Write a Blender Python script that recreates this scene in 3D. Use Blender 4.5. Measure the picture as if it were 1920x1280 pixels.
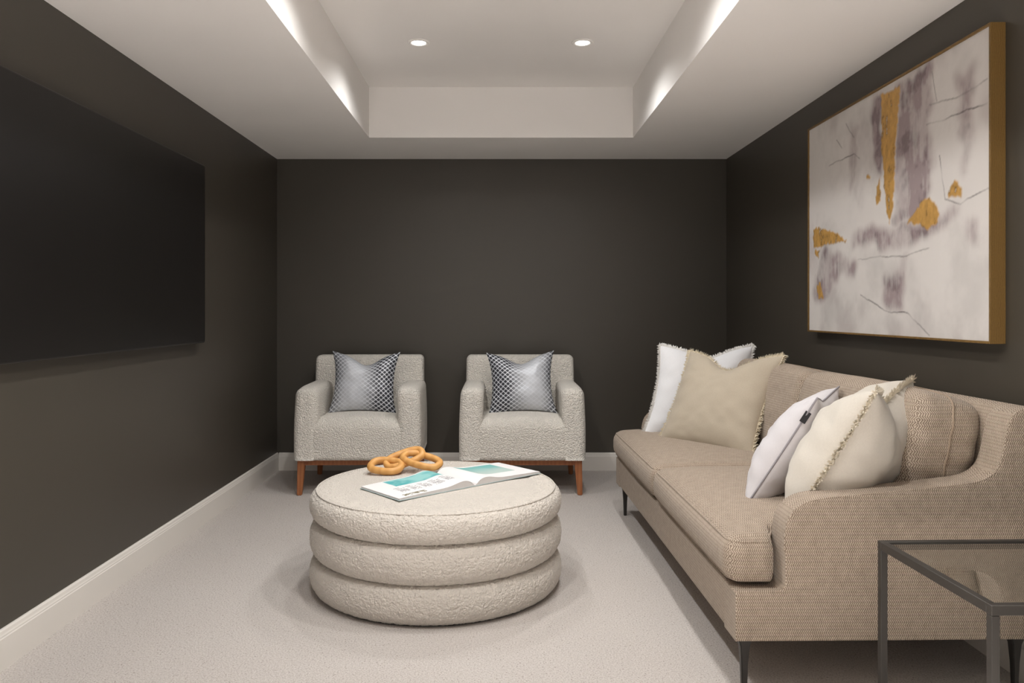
import bpy, bmesh, math, random
import numpy as np
from mathutils import Vector, Matrix, Euler

random.seed(7)
PI = math.pi
D = math.radians
for o in list(bpy.data.objects):
    bpy.data.objects.remove(o)
scn = bpy.context.scene
col = scn.collection

# ------------------------------------------------------------------ camera
cam_d = bpy.data.cameras.new('camera')
cam = bpy.data.objects.new('camera', cam_d)
col.objects.link(cam)
CAM_Z = 1.231
cam.location = (0, 0, CAM_Z)
cam.rotation_euler = (PI / 2, 0, 0)
cam_d.sensor_fit = 'HORIZONTAL'
cam_d.sensor_width = 36.0
cam_d.lens = 36.0 * 1450 / 1920
cam_d.shift_x = (960 - 936) / 1920
cam_d.shift_y = (582 - 640) / 1920
cam_d.clip_start = 0.05
scn.camera = cam

# ------------------------------------------------------------------ world, lights, exposure
world = bpy.data.worlds.new('world')
scn.world = world
world.use_nodes = True
bg = world.node_tree.nodes['Background']
bg.inputs[0].default_value = (1.0, 0.99, 0.975, 1)
bg.inputs[1].default_value = 0.5
scn.view_settings.view_transform = 'Standard'
scn.view_settings.look = 'None'
scn.view_settings.gamma = 1.0
scn.view_settings.use_curve_mapping = False
scn.view_settings.exposure = 0.28
LAMP_W = 9.0
LAMP_COL = (1.0, 0.995, 0.985)
LAMP_SPREAD = math.radians(152)

# room measures
XL, XR, YB, YF = -1.715, 1.754, 5.97, -1.9
ZC, ZT = 2.40, 2.742
TX0, TX1, TY0, TY1 = -0.88, 0.905, -1.3, 5.23


# ------------------------------------------------------------------ helpers
def link(name, me, parent=None):
    o = bpy.data.objects.new(name, me)
    col.objects.link(o)
    if parent is not None:
        o.parent = parent
    return o


def tag(o, label=None, cat=None, group=None, kind=None):
    if label: o['label'] = label
    if cat: o['category'] = cat
    if group: o['group'] = group
    if kind: o['kind'] = kind
    return o


def thing(name, label, cat, loc=(0, 0, 0), rot=(0, 0, 0), group=None):
    o = bpy.data.objects.new(name, None)
    o.empty_display_size = 0.1
    col.objects.link(o)
    o.location = loc
    o.rotation_euler = rot
    return tag(o, label, cat, group)


def box_uv(me):
    """metres, projected along the dominant axis of each face"""
    n = len(me.polygons)
    uvl = me.uv_layers.new(name='UVMap')
    co = np.empty(len(me.vertices) * 3, np.float32)
    me.vertices.foreach_get('co', co)
    co = co.reshape(-1, 3)
    nor = np.empty(n * 3, np.float32)
    me.polygons.foreach_get('normal', nor)
    nor = np.abs(nor.reshape(-1, 3))
    ls = np.empty(n, np.int32)
    lt = np.empty(n, np.int32)
    me.polygons.foreach_get('loop_start', ls)
    me.polygons.foreach_get('loop_total', lt)
    lv = np.empty(len(me.loops), np.int32)
    me.loops.foreach_get('vertex_index', lv)
    ax = np.argmax(nor + np.array([0.0, 0.001, 0.002]), axis=1)
    lax = np.repeat(ax, lt)
    p = co[lv]
    uv = np.where((lax == 0)[:, None], p[:, [1, 2]], np.where((lax == 1)[:, None], p[:, [0, 2]], p[:, [0, 1]]))
    uvl.data.foreach_set('uv', uv.astype(np.float32).ravel())


def mesh(name, verts, faces, mat, parent=None, smooth=True, uv=None, fix=False):
    me = bpy.data.meshes.new(name)
    me.from_pydata([tuple(v) for v in verts], [], [tuple(f) for f in faces])
    if fix:
        bm = bmesh.new(); bm.from_mesh(me)
        bmesh.ops.recalc_face_normals(bm, faces=bm.faces)
        bm.to_mesh(me); bm.free()
    me.update()
    if smooth:
        me.polygons.foreach_set('use_smooth', [True] * len(me.polygons))
    if uv is None:
        box_uv(me)
    else:
        l = me.uv_layers.new(name='UVMap')
        lv = np.empty(len(me.loops), np.int32)
        me.loops.foreach_get('vertex_index', lv)
        l.data.foreach_set('uv', np.asarray(uv, np.float32)[lv].ravel())
    me.materials.append(mat)
    return link(name, me, parent)


def from_bm(name, bm, mat, parent=None, smooth=False, angle=None):
    bmesh.ops.recalc_face_normals(bm, faces=bm.faces)
    me = bpy.data.meshes.new(name)
    bm.to_mesh(me); bm.free()
    if smooth:
        me.polygons.foreach_set('use_smooth', [True] * len(me.polygons))
        if angle is not None:
            me.set_sharp_from_angle(angle=math.radians(angle))
    me.update()
    box_uv(me)
    me.materials.append(mat)
    return link(name, me, parent)


def bm_box(bm, x0, x1, y0, y1, z0, z1):
    vs = [bm.verts.new(p) for p in ((x0, y0, z0), (x1, y0, z0), (x1, y1, z0), (x0, y1, z0),
                                    (x0, y0, z1), (x1, y0, z1), (x1, y1, z1), (x0, y1, z1))]
    for f in ((0, 3, 2, 1), (4, 5, 6, 7), (0, 1, 5, 4), (1, 2, 6, 5), (2, 3, 7, 6), (3, 0, 4, 7)):
        bm.faces.new([vs[i] for i in f])
    return vs


def box(name, x0, x1, y0, y1, z0, z1, mat, parent=None, bevel=0.0, seg=2):
    bm = bmesh.new()
    bm_box(bm, x0, x1, y0, y1, z0, z1)
    if bevel:
        bmesh.ops.bevel(bm, geom=bm.edges[:], offset=bevel, segments=seg, profile=0.5, affect='EDGES')
    return from_bm(name, bm, mat, parent, smooth=bool(bevel), angle=40)


def axis_samples(h, r, k, m):
    a = [-h + r * (1 - math.cos(i / k * PI / 2)) for i in range(k)]
    inner = list(np.linspace(-h + r, h - r, m + 1))
    return np.array(a + inner + [-x for x in reversed(a)])


def soft_box_data(size, r, k=4, m=(10, 10, 6)):
    h = [s / 2 for s in size]
    ax = [axis_samples(h[i], r, k, m[i]) for i in range(3)]
    idx, verts, faces = {}, [], []

    def vid(i, j, l):
        key = (i, j, l)
        if key not in idx:
            idx[key] = len(verts)
            verts.append((ax[0][i], ax[1][j], ax[2][l]))
        return idx[key]
    n = [len(a) for a in ax]
    for l, flip in ((0, True), (n[2] - 1, False)):
        for i in range(n[0] - 1):
            for j in range(n[1] - 1):
                f = [vid(i, j, l), vid(i + 1, j, l), vid(i + 1, j + 1, l), vid(i, j + 1, l)]
                faces.append(f[::-1] if flip else f)
    for j, flip in ((0, False), (n[1] - 1, True)):
        for i in range(n[0] - 1):
            for l in range(n[2] - 1):
                f = [vid(i, j, l), vid(i + 1, j, l), vid(i + 1, j, l + 1), vid(i, j, l + 1)]
                faces.append(f[::-1] if flip else f)
    for i, flip in ((0, True), (n[0] - 1, False)):
        for j in range(n[1] - 1):
            for l in range(n[2] - 1):
                f = [vid(i, j, l), vid(i, j + 1, l), vid(i, j + 1, l + 1), vid(i, j, l + 1)]
                faces.append(f[::-1] if flip else f)
    v = np.array(verts)
    inner = np.array([hh - r for hh in h])
    c = np.clip(v, -inner, inner)
    d = v - c
    d /= np.linalg.norm(d, axis=1)[:, None] + 1e-12
    return c + d * r, faces


def soft_box(name, size, r, mat, parent, deform=None, k=4, m=(10, 10, 6)):
    v, f = soft_box_data(size, r, k, m)
    if deform:
        v = deform(v)
    return mesh(name, v, f, mat, parent)


def tube_data(pts, rad, seg=8, closed=False):
    pts = [Vector(p) for p in pts]
    n = len(pts)
    verts, faces = [], []
    prev = None
    for i, p in enumerate(pts):
        if closed:
            t = pts[(i + 1) % n] - pts[i - 1]
        else:
            t = pts[min(i + 1, n - 1)] - pts[max(i - 1, 0)]
        t.normalize()
        if prev is None:
            a = t.orthogonal().normalized()
        else:
            a = (prev - t * prev.dot(t)).normalized()
        prev = a
        b = t.cross(a)
        rr = rad[i] if hasattr(rad, '__len__') else rad
        for s in range(seg):
            an = 2 * PI * s / seg
            verts.append(p + (a * math.cos(an) + b * math.sin(an)) * rr)
    for i in range(n if closed else n - 1):
        for s in range(seg):
            j = (i + 1) % n
            faces.append((i * seg + s, i * seg + (s + 1) % seg, j * seg + (s + 1) % seg, j * seg + s))
    if not closed:
        faces.append(tuple(range(seg))[::-1])
        faces.append(tuple((n - 1) * seg + s for s in range(seg)))
    return verts, faces


def tube(name, pts, rad, mat, parent=None, seg=8, closed=False):
    v, f = tube_data(pts, rad, seg, closed)
    return mesh(name, v, f, mat, parent, fix=True)


def lathe(name, prof, mat, parent=None, seg=96, close_axis=True):
    verts, faces = [], []
    for (r, z) in prof:
        for s in range(seg):
            a = 2 * PI * s / seg
            verts.append((r * math.cos(a), r * math.sin(a), z))
    n = len(prof)
    for i in range(n - 1):
        for s in range(seg):
            t = (s + 1) % seg
            faces.append((i * seg + s, i * seg + t, (i + 1) * seg + t, (i + 1) * seg + s))
    if close_axis:
        faces.append(tuple(range(seg))[::-1])
        faces.append(tuple((n - 1) * seg + s for s in range(seg)))
    return mesh(name, verts, faces, mat, parent, fix=True)


def prism_y(name, prof, y0, y1, mat, parent, bevel, seg=4):
    """profile in X-Z, extruded along Y with rounded rims"""
    bm = bmesh.new()
    a = [bm.verts.new((x, y0, z)) for x, z in prof]
    b = [bm.verts.new((x, y1, z)) for x, z in prof]
    fa = bm.faces.new(a); fb = bm.faces.new(b[::-1])
    n = len(prof)
    for i in range(n):
        bm.faces.new((a[i], b[i], b[(i + 1) % n], a[(i + 1) % n]))
    bmesh.ops.recalc_face_normals(bm, faces=bm.faces)
    rim = list(fa.edges) + list(fb.edges)
    bmesh.ops.bevel(bm, geom=rim, offset=bevel, segments=seg, profile=0.5, affect='EDGES', clamp_overlap=True)
    return from_bm(name, bm, mat, parent, smooth=True, angle=50)


def smooth_path(pts, n=6):
    """Catmull-Rom through points"""
    pts = [np.array(p, float) for p in pts]
    out = []
    for i in range(len(pts) - 1):
        p0 = pts[max(i - 1, 0)]; p1 = pts[i]; p2 = pts[i + 1]; p3 = pts[min(i + 2, len(pts) - 1)]
        for k in range(n):
            t = k / n
            out.append(0.5 * (2 * p1 + (p2 - p0) * t + (2 * p0 - 5 * p1 + 4 * p2 - p3) * t * t + (3 * p1 - p0 - 3 * p2 + p3) * t ** 3))
    out.append(pts[-1])
    return out


def vnoise(x, y, seed=0):
    """numpy value noise in [0,1]"""
    rng = np.random.RandomState(seed)
    tab = rng.rand(256, 256)
    xi = np.floor(x).astype(int); yi = np.floor(y).astype(int)
    fx = x - xi; fy = y - yi
    fx = fx * fx * (3 - 2 * fx); fy = fy * fy * (3 - 2 * fy)
    g = lambda i, j: tab[i % 256, j % 256]
    return (g(xi, yi) * (1 - fx) + g(xi + 1, yi) * fx) * (1 - fy) + (g(xi, yi + 1) * (1 - fx) + g(xi + 1, yi + 1) * fx) * fy


def fbm(x, y, seed=0, oct=4):
    s, a, t = 0, 1.0, 0
    for i in range(oct):
        s = s + a * vnoise(x * 2 ** i, y * 2 ** i, seed + i); t += a; a *= 0.55
    return s / t


def sstep(x, a, b):
    t = np.clip((x - a) / (b - a), 0, 1)
    return t * t * (3 - 2 * t)


# ------------------------------------------------------------------ materials
def srgb(r, g, b):
    f = lambda c: c / 12.92 if c <= 0.04045 else ((c + 0.055) / 1.055) ** 2.4
    return (f(r / 255), f(g / 255), f(b / 255), 1)


class NT:
    def __init__(self, name):
        self.m = bpy.data.materials.new(name)
        self.m.use_nodes = True
        self.t = self.m.node_tree
        self.p = self.t.nodes['Principled BSDF']
        self.out = self.t.nodes['Material Output']

    def n(self, typ, **kw):
        nd = self.t.nodes.new(typ)
        for k, v in kw.items():
            if k.startswith('i_'):
                nd.inputs[k[2:].replace('_', ' ')].default_value = v
            else:
                setattr(nd, k, v)
        return nd

    def l(self, a, b):
        self.t.links.new(a, b)

    def math(self, op, a, b=None, c=None, clamp=False):
        nd = self.n('ShaderNodeMath', operation=op, use_clamp=clamp)
        for i, v in enumerate((a, b, c)):
            if v is None: continue
            if isinstance(v, (int, float)): nd.inputs[i].default_value = v
            else: self.l(v, nd.inputs[i])
        return nd.outputs[0]

    def mix(self, fac, a, b):
        nd = self.n('ShaderNodeMix', data_type='RGBA')
        for s, v in ((nd.inputs[0], fac), (nd.inputs[6], a), (nd.inputs[7], b)):
            if isinstance(v, (int, float, tuple)): s.default_value = v
            else: self.l(v, s)
        return nd.outputs[2]

    def ramp(self, fac, stops):
        nd = self.n('ShaderNodeValToRGB')
        e = nd.color_ramp.elements
        while len(e) < len(stops): e.new(0.5)
        for el, (p, c) in zip(e, stops):
            el.position = p
            el.color = c if isinstance(c, tuple) else (c, c, c, 1)
        self.l(fac, nd.inputs[0])
        return nd.outputs[0]

    def coords(self, kind='Object', scale=(1, 1, 1), rot=(0, 0, 0)):
        tc = self.n('ShaderNodeTexCoord')
        mp = self.n('ShaderNodeMapping')
        mp.inputs['Scale'].default_value = scale
        mp.inputs['Rotation'].default_value = rot
        self.l(tc.outputs[kind], mp.inputs[0])
        return mp.outputs[0]

    def noise(self, vec, scale, detail=3, rough=0.5):
        nd = self.n('ShaderNodeTexNoise')
        nd.inputs['Scale'].default_value = scale
        nd.inputs['Detail'].default_value = detail
        nd.inputs['Roughness'].default_value = rough
        self.l(vec, nd.inputs['Vector'])
        return nd.outputs['Fac']

    def voronoi(self, vec, scale, feature='F1', smooth=None):
        nd = self.n('ShaderNodeTexVoronoi', feature=feature)
        nd.inputs['Scale'].default_value = scale
        if smooth is not None and 'Smoothness' in nd.inputs: nd.inputs['Smoothness'].default_value = smooth
        self.l(vec, nd.inputs['Vector'])
        return nd.outputs['Distance']

    def bump(self, h, strength, dist):
        nd = self.n('ShaderNodeBump')
        nd.inputs['Strength'].default_value = strength
        nd.inputs['Distance'].default_value = dist
        self.l(h, nd.inputs['Height'])
        self.l(nd.outputs[0], self.p.inputs['Normal'])
        return nd

    def base(self, c, rough=None, metal=None, spec=None, sheen=None):
        if isinstance(c, tuple): self.p.inputs['Base Color'].default_value = c
        else: self.l(c, self.p.inputs['Base Color'])
        if rough is not None: self.p.inputs['Roughness'].default_value = rough
        if metal is not None: self.p.inputs['Metallic'].default_value = metal
        if spec is not None: self.p.inputs['Specular IOR Level'].default_value = spec
        if sheen is not None:
            self.p.inputs['Sheen Weight'].default_value = sheen
            self.p.inputs['Sheen Roughness'].default_value = 0.5


def mat_paint(name, c, rough=0.55, spec=0.4, bump=0.03):
    t = NT(name)
    v = t.coords('Object')
    n = t.noise(v, 1.3, 2)
    cc = t.mix(n, tuple(x * 0.94 for x in c[:3]) + (1,), tuple(x * 1.06 for x in c[:3]) + (1,))
    t.base(cc, rough, spec=spec)
    t.bump(t.noise(v, 420, 2), bump, 0.002)
    return t.m


def mat_boucle(name, c, scale=105, strength=0.9, dist=0.006):
    t = NT(name)
    v = t.coords('Object')
    wob = t.n('ShaderNodeTexNoise'); wob.inputs['Scale'].default_value = 60; t.l(v, wob.inputs['Vector'])
    add = t.n('ShaderNodeVectorMath', operation='MULTIPLY_ADD')
    t.l(wob.outputs['Color'], add.inputs[0]); add.inputs[1].default_value = (0.012, 0.012, 0.012); t.l(v, add.inputs[2])
    d = t.voronoi(add.outputs[0], scale, 'F1')
    h = t.math('SUBTRACT', 1.0, d)
    n2 = t.noise(v, 380, 2)
    hh = t.math('MULTIPLY_ADD', n2, 0.35, h)
    big = t.noise(v, 26, 2)
    lo = tuple(x * 0.86 for x in c[:3]) + (1,)
    hi = tuple(min(1, x * 1.06) for x in c[:3]) + (1,)
    cc = t.mix(t.math('MULTIPLY_ADD', n2, 0.6, t.math('MULTIPLY', big, 0.4)), lo, hi)
    t.base(cc, 0.95, spec=0.15, sheen=0.15)
    t.bump(hh, strength, dist)
    return t.m


def mat_weave(name, dark, light, pitch=0.0075, strength=0.5):
    t = NT(name)
    v = t.coords('UV', (1 / pitch, 1 / pitch, 1))
    wob = t.noise(v, 0.22, 2)
    sep = t.n('ShaderNodeSeparateXYZ'); t.l(v, sep.inputs[0])
    row = t.math('MULTIPLY', sep.outputs[1], 0.62)
    tri = t.math('ABSOLUTE', t.math('SUBTRACT', t.math('FLOORED_MODULO', row, 2.0), 1.0))
    ph = t.math('ADD', t.math('ADD', sep.outputs[0], t.math('MULTIPLY', tri, 0.95)), t.math('MULTIPLY', wob, 0.5))
    rib = t.math('MULTIPLY_ADD', t.math('SINE', t.math('MULTIPLY', ph, 2 * PI)), 0.5, 0.5)
    knot = t.math('POWER', t.math('ABSOLUTE', t.math('SINE', t.math('MULTIPLY', row, PI))), 0.35)
    h = t.math('MULTIPLY', rib, t.math('MULTIPLY_ADD', knot, 0.7, 0.3))
    par = t.math('MULTIPLY', wob, 0.3)
    vo = t.coords('Object')
    nz = t.noise(vo, 300, 3, 0.6)
    big = t.noise(vo, 5, 2)
    strand = t.math('MULTIPLY_ADD', h, 0.9, par)
    f = t.math('ADD', t.math('MULTIPLY_ADD', nz, 0.5, -0.28), strand, clamp=True)
    cc = t.mix(f, dark, light)
    t.base(cc, 0.9, spec=0.15, sheen=0.12)
    t.bump(t.math('MULTIPLY_ADD', nz, 0.3, h), strength, 0.003)
    return t.m


def mat_linen(name, c, var=0.12, strength=0.25, spec=0.1, wr=0.0):
    t = NT(name)
    a = t.noise(t.coords('UV', (900, 90, 1)), 1.0, 2)
    b = t.noise(t.coords('UV', (90, 900, 1)), 1.0, 2)
    s = t.math('ADD', t.math('MULTIPLY', a, 0.5), t.math('MULTIPLY', b, 0.5))
    f = t.ramp(s, [(0.3, 0.0), (0.7, 1.0)])
    cc = t.mix(f, tuple(x * (1 - var) for x in c[:3]) + (1,), tuple(min(1, x * (1 + var * .6)) for x in c[:3]) + (1,))
    t.base(cc, 0.9, spec=spec, sheen=0.15)
    t.bump(s, strength, 0.0015)
    return t.m


def mat_carpet():
    t = NT('carpet')
    v = t.coords('Object')
    n1 = t.noise(v, 170, 4, 0.75)
    n2 = t.noise(v, 90, 3, 0.6)
    n3 = t.noise(v, 1.6, 3)
    base = t.ramp(n1, [(0.32, srgb(146, 137, 130)), (0.5, srgb(208, 202, 197)), (0.72, srgb(224, 219, 216))])
    patch = t.mix(t.math('MULTIPLY', n3, 0.35), base, srgb(186, 172, 162))
    fl = t.ramp(t.voronoi(v, 62), [(0.0, 1.0), (0.10, 1.0), (0.17, 0.0)])
    flk = t.math('MULTIPLY', fl, t.ramp(t.noise(v, 31, 1), [(0.45, 0.0), (0.54, 0.8)]))
    cc = t.mix(flk, patch, srgb(120, 104, 94))
    t.base(cc, 1.0, spec=0.05, sheen=0.1)
    t.bump(t.math('ADD', n1, n2), 0.55, 0.008)
    return t.m


def mat_wood(name, c1, c2, scale=(14, 14, 1.6), rough=0.45):
    t = NT(name)
    v = t.coords('Object', scale)
    n = t.noise(v, 4, 5, 0.6)
    g = t.n('ShaderNodeTexWave', wave_type='BANDS'); g.inputs['Scale'].default_value = 0.8
    g.inputs['Distortion'].default_value = 6; g.inputs['Detail'].default_value = 3
    t.l(v, g.inputs[0])
    f = t.math('MULTIPLY_ADD', g.outputs['Fac'], 0.4, t.math('MULTIPLY', n, 0.6))
    t.base(t.mix(f, c1, c2), rough, spec=0.4)
    t.bump(f, 0.08, 0.002)
    return t.m


def mat_plain(name, c, rough=0.5, metal=0.0, spec=0.5, bump=0.0, bscale=300):
    t = NT(name)
    v = t.coords('Object')
    n = t.noise(v, 14, 3)
    cc = t.mix(n, tuple(x * 0.92 for x in c[:3]) + (1,), tuple(min(1, x * 1.08) for x in c[:3]) + (1,))
    t.base(cc, rough, metal, spec)
    if bump: t.bump(t.noise(v, bscale, 2), bump, 0.001)
    return t.m


def mat_emit(name, c, s):
    t = NT(name)
    t.base((0.8, 0.8, 0.8, 1), 0.5)
    t.p.inputs['Emission Color'].default_value = c
    t.p.inputs['Emission Strength'].default_value = s
    return t.m


def mat_glass():
    t = NT('clear_glass')
    t.t.nodes.remove(t.p)
    tr = t.n('ShaderNodeBsdfTransparent'); tr.inputs[0].default_value = (0.93, 0.95, 0.94, 1)
    gl = t.n('ShaderNodeBsdfGlossy'); gl.inputs['Roughness'].default_value = 0.0
    fr = t.n('ShaderNodeFresnel'); fr.inputs[0].default_value = 1.5
    mx = t.n('ShaderNodeMixShader')
    gm = t.n('ShaderNodeNewGeometry')
    t.l(t.math('MULTIPLY', t.math('MULTIPLY', fr.outputs[0], 2.2), t.math('SUBTRACT', 1.0, gm.outputs['Backfacing'])), mx.inputs[0]); t.l(tr.outputs[0], mx.inputs[1]); t.l(gl.outputs[0], mx.inputs[2])
    t.l(mx.outputs[0], t.out.inputs[0])
    return t.m


def mat_lattice(name, u0, wl, wr):
    """silver satin with a woven lattice of dark cells, paled by a painted band of sheen"""
    t = NT(name)
    tc = t.n('ShaderNodeTexCoord')
    sep = t.n('ShaderNodeSeparateXYZ'); t.l(tc.outputs['UV'], sep.inputs[0])
    u, v = sep.outputs[0], sep.outputs[1]
    cu = t.math('COSINE', t.math('MULTIPLY', u, 2 * PI / 0.040))
    cv = t.math('COSINE', t.math('MULTIPLY', v, 2 * PI / 0.034))
    f = t.math('ABSOLUTE', t.math('MULTIPLY', t.math('ADD', cu, cv), 0.5))
    cell = t.ramp(f, [(0.20, 0.0), (0.36, 1.0)])
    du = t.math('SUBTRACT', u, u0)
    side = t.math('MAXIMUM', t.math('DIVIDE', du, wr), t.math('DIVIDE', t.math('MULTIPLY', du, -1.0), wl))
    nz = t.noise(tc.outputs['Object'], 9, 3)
    fade = t.ramp(t.math('ADD', side, t.math('MULTIPLY_ADD', nz, 0.5, -0.25)), [(0.22, 0.10), (0.85, 1.0)])  # painted satin sheen: dark cells fade towards silver inside the band
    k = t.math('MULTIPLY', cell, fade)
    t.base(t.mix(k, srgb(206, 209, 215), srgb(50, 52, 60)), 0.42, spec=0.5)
    t.p.inputs['Metallic'].default_value = 0.15
    t.bump(t.math('SUBTRACT', 1.0, cell), 0.25, 0.001)
    return t.m


def mat_vcol(name, rough=0.7, gold=False):
    t = NT(name)
    a = t.n('ShaderNodeVertexColor', layer_name='Col')
    t.base(a.outputs['Color'], rough, spec=0.3)
    if gold:
        v = t.coords('Object')
        n = t.noise(v, 90, 4, 0.7)
        t.l(t.math('MULTIPLY', a.outputs['Alpha'], 0.15), t.p.inputs['Metallic'])
        t.l(t.math('MULTIPLY_ADD', a.outputs['Alpha'], -0.35, rough), t.p.inputs['Roughness'])
        t.bump(t.math('MULTIPLY', n, t.math('MULTIPLY_ADD', a.outputs['Alpha'], 0.8, 0.2)), 0.4, 0.004)
    return t.m


M_WALL = mat_paint('wall_paint', srgb(67, 62, 54), 0.45, 0.6)
M_CEIL = mat_paint('ceiling_paint', srgb(243, 240, 237), 0.8, 0.2, 0.02)
M_TRIM = mat_paint('trim_paint', srgb(226, 221, 214), 0.4, 0.4, 0.01)
M_CARPET = mat_carpet()
M_BOUCLE = mat_boucle('ottoman_boucle', srgb(218, 210, 200), 130, 0.8, 0.006)
M_BOUCLE2 = mat_boucle('armchair_boucle', srgb(246, 240, 230), 110, 1.0, 0.009)
M_SOFA = mat_weave('sofa_weave', srgb(106, 89, 75), srgb(202, 186, 168), .0066)
M_SEAM = mat_linen('sofa_seam', srgb(158, 140, 122))
M_WOOD = mat_wood('armchair_wood', srgb(140, 82, 48), srgb(178, 116, 74))
M_LINK = mat_wood('link_wood', srgb(206, 146, 78), srgb(228, 176, 108), (10, 10, 10), 0.4)
M_METAL = mat_plain('dark_metal', srgb(62, 58, 54), 0.5, 0.2, 0.5, 0.05)
M_LEG = mat_plain('sofa_leg_metal', srgb(58, 55, 52), 0.45, 0.3)
M_GLASS = mat_glass()
M_SCREEN = mat_plain('screen', srgb(16, 13, 11), 0.42, 0.0, 0.5)
M_BEZEL = mat_plain('bezel', srgb(26, 23, 21), 0.4, 0.0, 0.5)
M_GOLDF = mat_wood('gold_frame', srgb(100, 76, 38), srgb(132, 102, 56), (60, 60, 60), 0.45)
M_CANVAS_W = mat_plain('gesso', srgb(224, 219, 214), 0.8)
M_LENS = mat_emit('lamp_lens', (1, 0.95, 0.88, 1), 14.0)


# ------------------------------------------------------------------ the room
def struct(o, label=None):
    o['kind'] = 'structure'
    if label: o['label'] = label
    return o


struct(box('floor', XL - .1, XR + .1, YF, YB + .1, -0.1, 0.0, M_CARPET), 'light beige flecked carpet floor')
struct(box('wall_left', XL - .1, XL, YF, YB + .1, 0.0, ZT + .1, M_WALL), 'dark charcoal brown wall behind the television')
struct(box('wall_right', XR, XR + .1, YF, YB + .1, 0.0, ZT + .1, M_WALL), 'dark charcoal brown wall behind the sofa')
struct(box('wall_back', XL, XR, YB, YB + .1, 0.0, ZT + .1, M_WALL), 'dark charcoal brown wall behind the armchairs')
bm = bmesh.new()
bm_box(bm, XL, XR, TY1, YB, ZC, ZT + .1)
bm_box(bm, XL, XR, YF, TY0, ZC, ZT + .1)
bm_box(bm, XL, TX0, TY0, TY1, ZC, ZT + .1)
bm_box(bm, TX1, XR, TY0, TY1, ZC, ZT + .1)
bm_box(bm, TX0, TX1, TY0, TY1, ZT, ZT + .1)
struct(from_bm('ceiling', bm, M_CEIL), 'white ceiling with a recessed tray')


def skirting(name, length, loc, rz, label):
    prof = [(0, 0), (0.018, 0), (0.018, 0.108), (0.0155, 0.1115), (0.0155, 0.116), (0.013, 0.121), (0.011, 0.131), (0.006, 0.136), (0, 0.136)]
    bm = bmesh.new()
    a = [bm.verts.new((0, y, z)) for y, z in prof]
    b = [bm.verts.new((length, y, z)) for y, z in prof]
    bm.faces.new(a); bm.faces.new(b[::-1])
    for i in range(len(prof)):
        bm.faces.new((a[i], b[i], b[(i + 1) % len(prof)], a[(i + 1) % len(prof)]))
    o = from_bm(name, bm, M_TRIM)
    o.location = loc; o.rotation_euler = (0, 0, rz)
    return struct(o, label)


skirting('baseboard_left', YB - YF, (XL, YB, 0), -PI / 2, 'white baseboard along the television wall')
skirting('baseboard_right', YB - YF, (XR, YF, 0), PI / 2, 'white baseboard along the sofa wall')
skirting('baseboard_back', XR - XL - .036, (XR - .018, YB, 0), PI, 'white baseboard behind the armchairs')

# downlights in the tray
LENS_R = 0.036


def downlight(x, y, label, watts=LAMP_W, spread=LAMP_SPREAD):
    t = thing('recessed_downlight', label, 'downlight', (x, y, ZT), (0, 0, 0), 'downlights in the tray ceiling')
    lathe('trim_ring', [(0.039, 0.0), (0.062, 0.0), (0.062, -0.003), (0.056, -0.006), (0.044, -0.006), (0.039, -0.002)], M_CEIL, t, 48, False)
    lathe('lens', [(0.0388, 0.0), (0.0388, -0.0025), (0.02, -0.0035), (0.002, -0.004)], M_LENS, t, 48)
    ld = bpy.data.lights.new('downlight_lamp', 'SPOT')
    ld.shadow_soft_size = 0.036; ld.energy = watts * 4; ld.color = LAMP_COL; ld.spot_size = spread; ld.spot_blend = 1.0 if spread > 1.5 else .5
    lo = bpy.data.objects.new('downlight_lamp', ld); col.objects.link(lo)
    lo.parent = t; lo.location = (0, 0, -0.042)
    return t


downlight(-0.454, 4.36, 'small round lit downlight in the tray ceiling, left of the two in view', LAMP_W * .9)
downlight(0.470, 4.36, 'small round lit downlight in the tray ceiling, right of the two in view', LAMP_W * .9)
for row, (y, watts, spread) in zip(('second', 'third', 'added fourth fill', 'added fifth fill'), ((3.10, LAMP_W, LAMP_SPREAD), (1.84, LAMP_W * 1.6, LAMP_SPREAD), (0.58, LAMP_W * 18.5, D(66)), (-0.68, LAMP_W * 18.5, D(66)))):  # last two rows: unseen fill lamps added to bounce light off the floor
    for x, side in ((-0.454, 'left'), (0.470, 'right')):
        downlight(x, y, f'{side} downlight of the {row} row from the armchairs, above the photo edge', watts, spread)


# ------------------------------------------------------------------ television
tv = thing('television', 'large flat black television on the left wall', 'television', (XL + .004, 3.45, 1.05), (0, 0, 0))
TW, TH = 1.84, 1.0
def rrect(w, h, r, n=6):
    out = []
    for cx, cy, a0 in ((w / 2 - r, h / 2 - r, 0), (-w / 2 + r, h / 2 - r, PI / 2), (-w / 2 + r, -h / 2 + r, PI), (w / 2 - r, -h / 2 + r, 1.5 * PI)):
        for i in range(n + 1):
            a = a0 + PI / 2 * i / n
            out.append((cx + r * math.cos(a), cy + r * math.sin(a)))
    return out
def slab_x(name, w, h, r, x0, x1, mat, parent, bev=0.004):
    pts = rrect(w, h, r)
    bm = bmesh.new()
    a = [bm.verts.new((x0, y, z + TH / 2)) for y, z in pts]
    b = [bm.verts.new((x1, y, z + TH / 2)) for y, z in pts]
    bm.faces.new(a); fb = bm.faces.new(b)
    for i in range(len(pts)):
        bm.faces.new((a[i], b[i], b[(i + 1) % len(pts)], a[(i + 1) % len(pts)]))
    bmesh.ops.recalc_face_normals(bm, faces=bm.faces)
    if bev: bmesh.ops.bevel(bm, geom=list(fb.edges), offset=bev, segments=3, profile=0.5, affect='EDGES')
    return from_bm(name, bm, mat, parent, True, 40)
slab_x('housing', TW, TH, 0.016, 0.022, 0.05, M_BEZEL, tv)
slab_x('screen', TW - 0.014, TH - 0.016, 0.010, 0.045, 0.0512, M_SCREEN, tv, 0.0)
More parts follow.
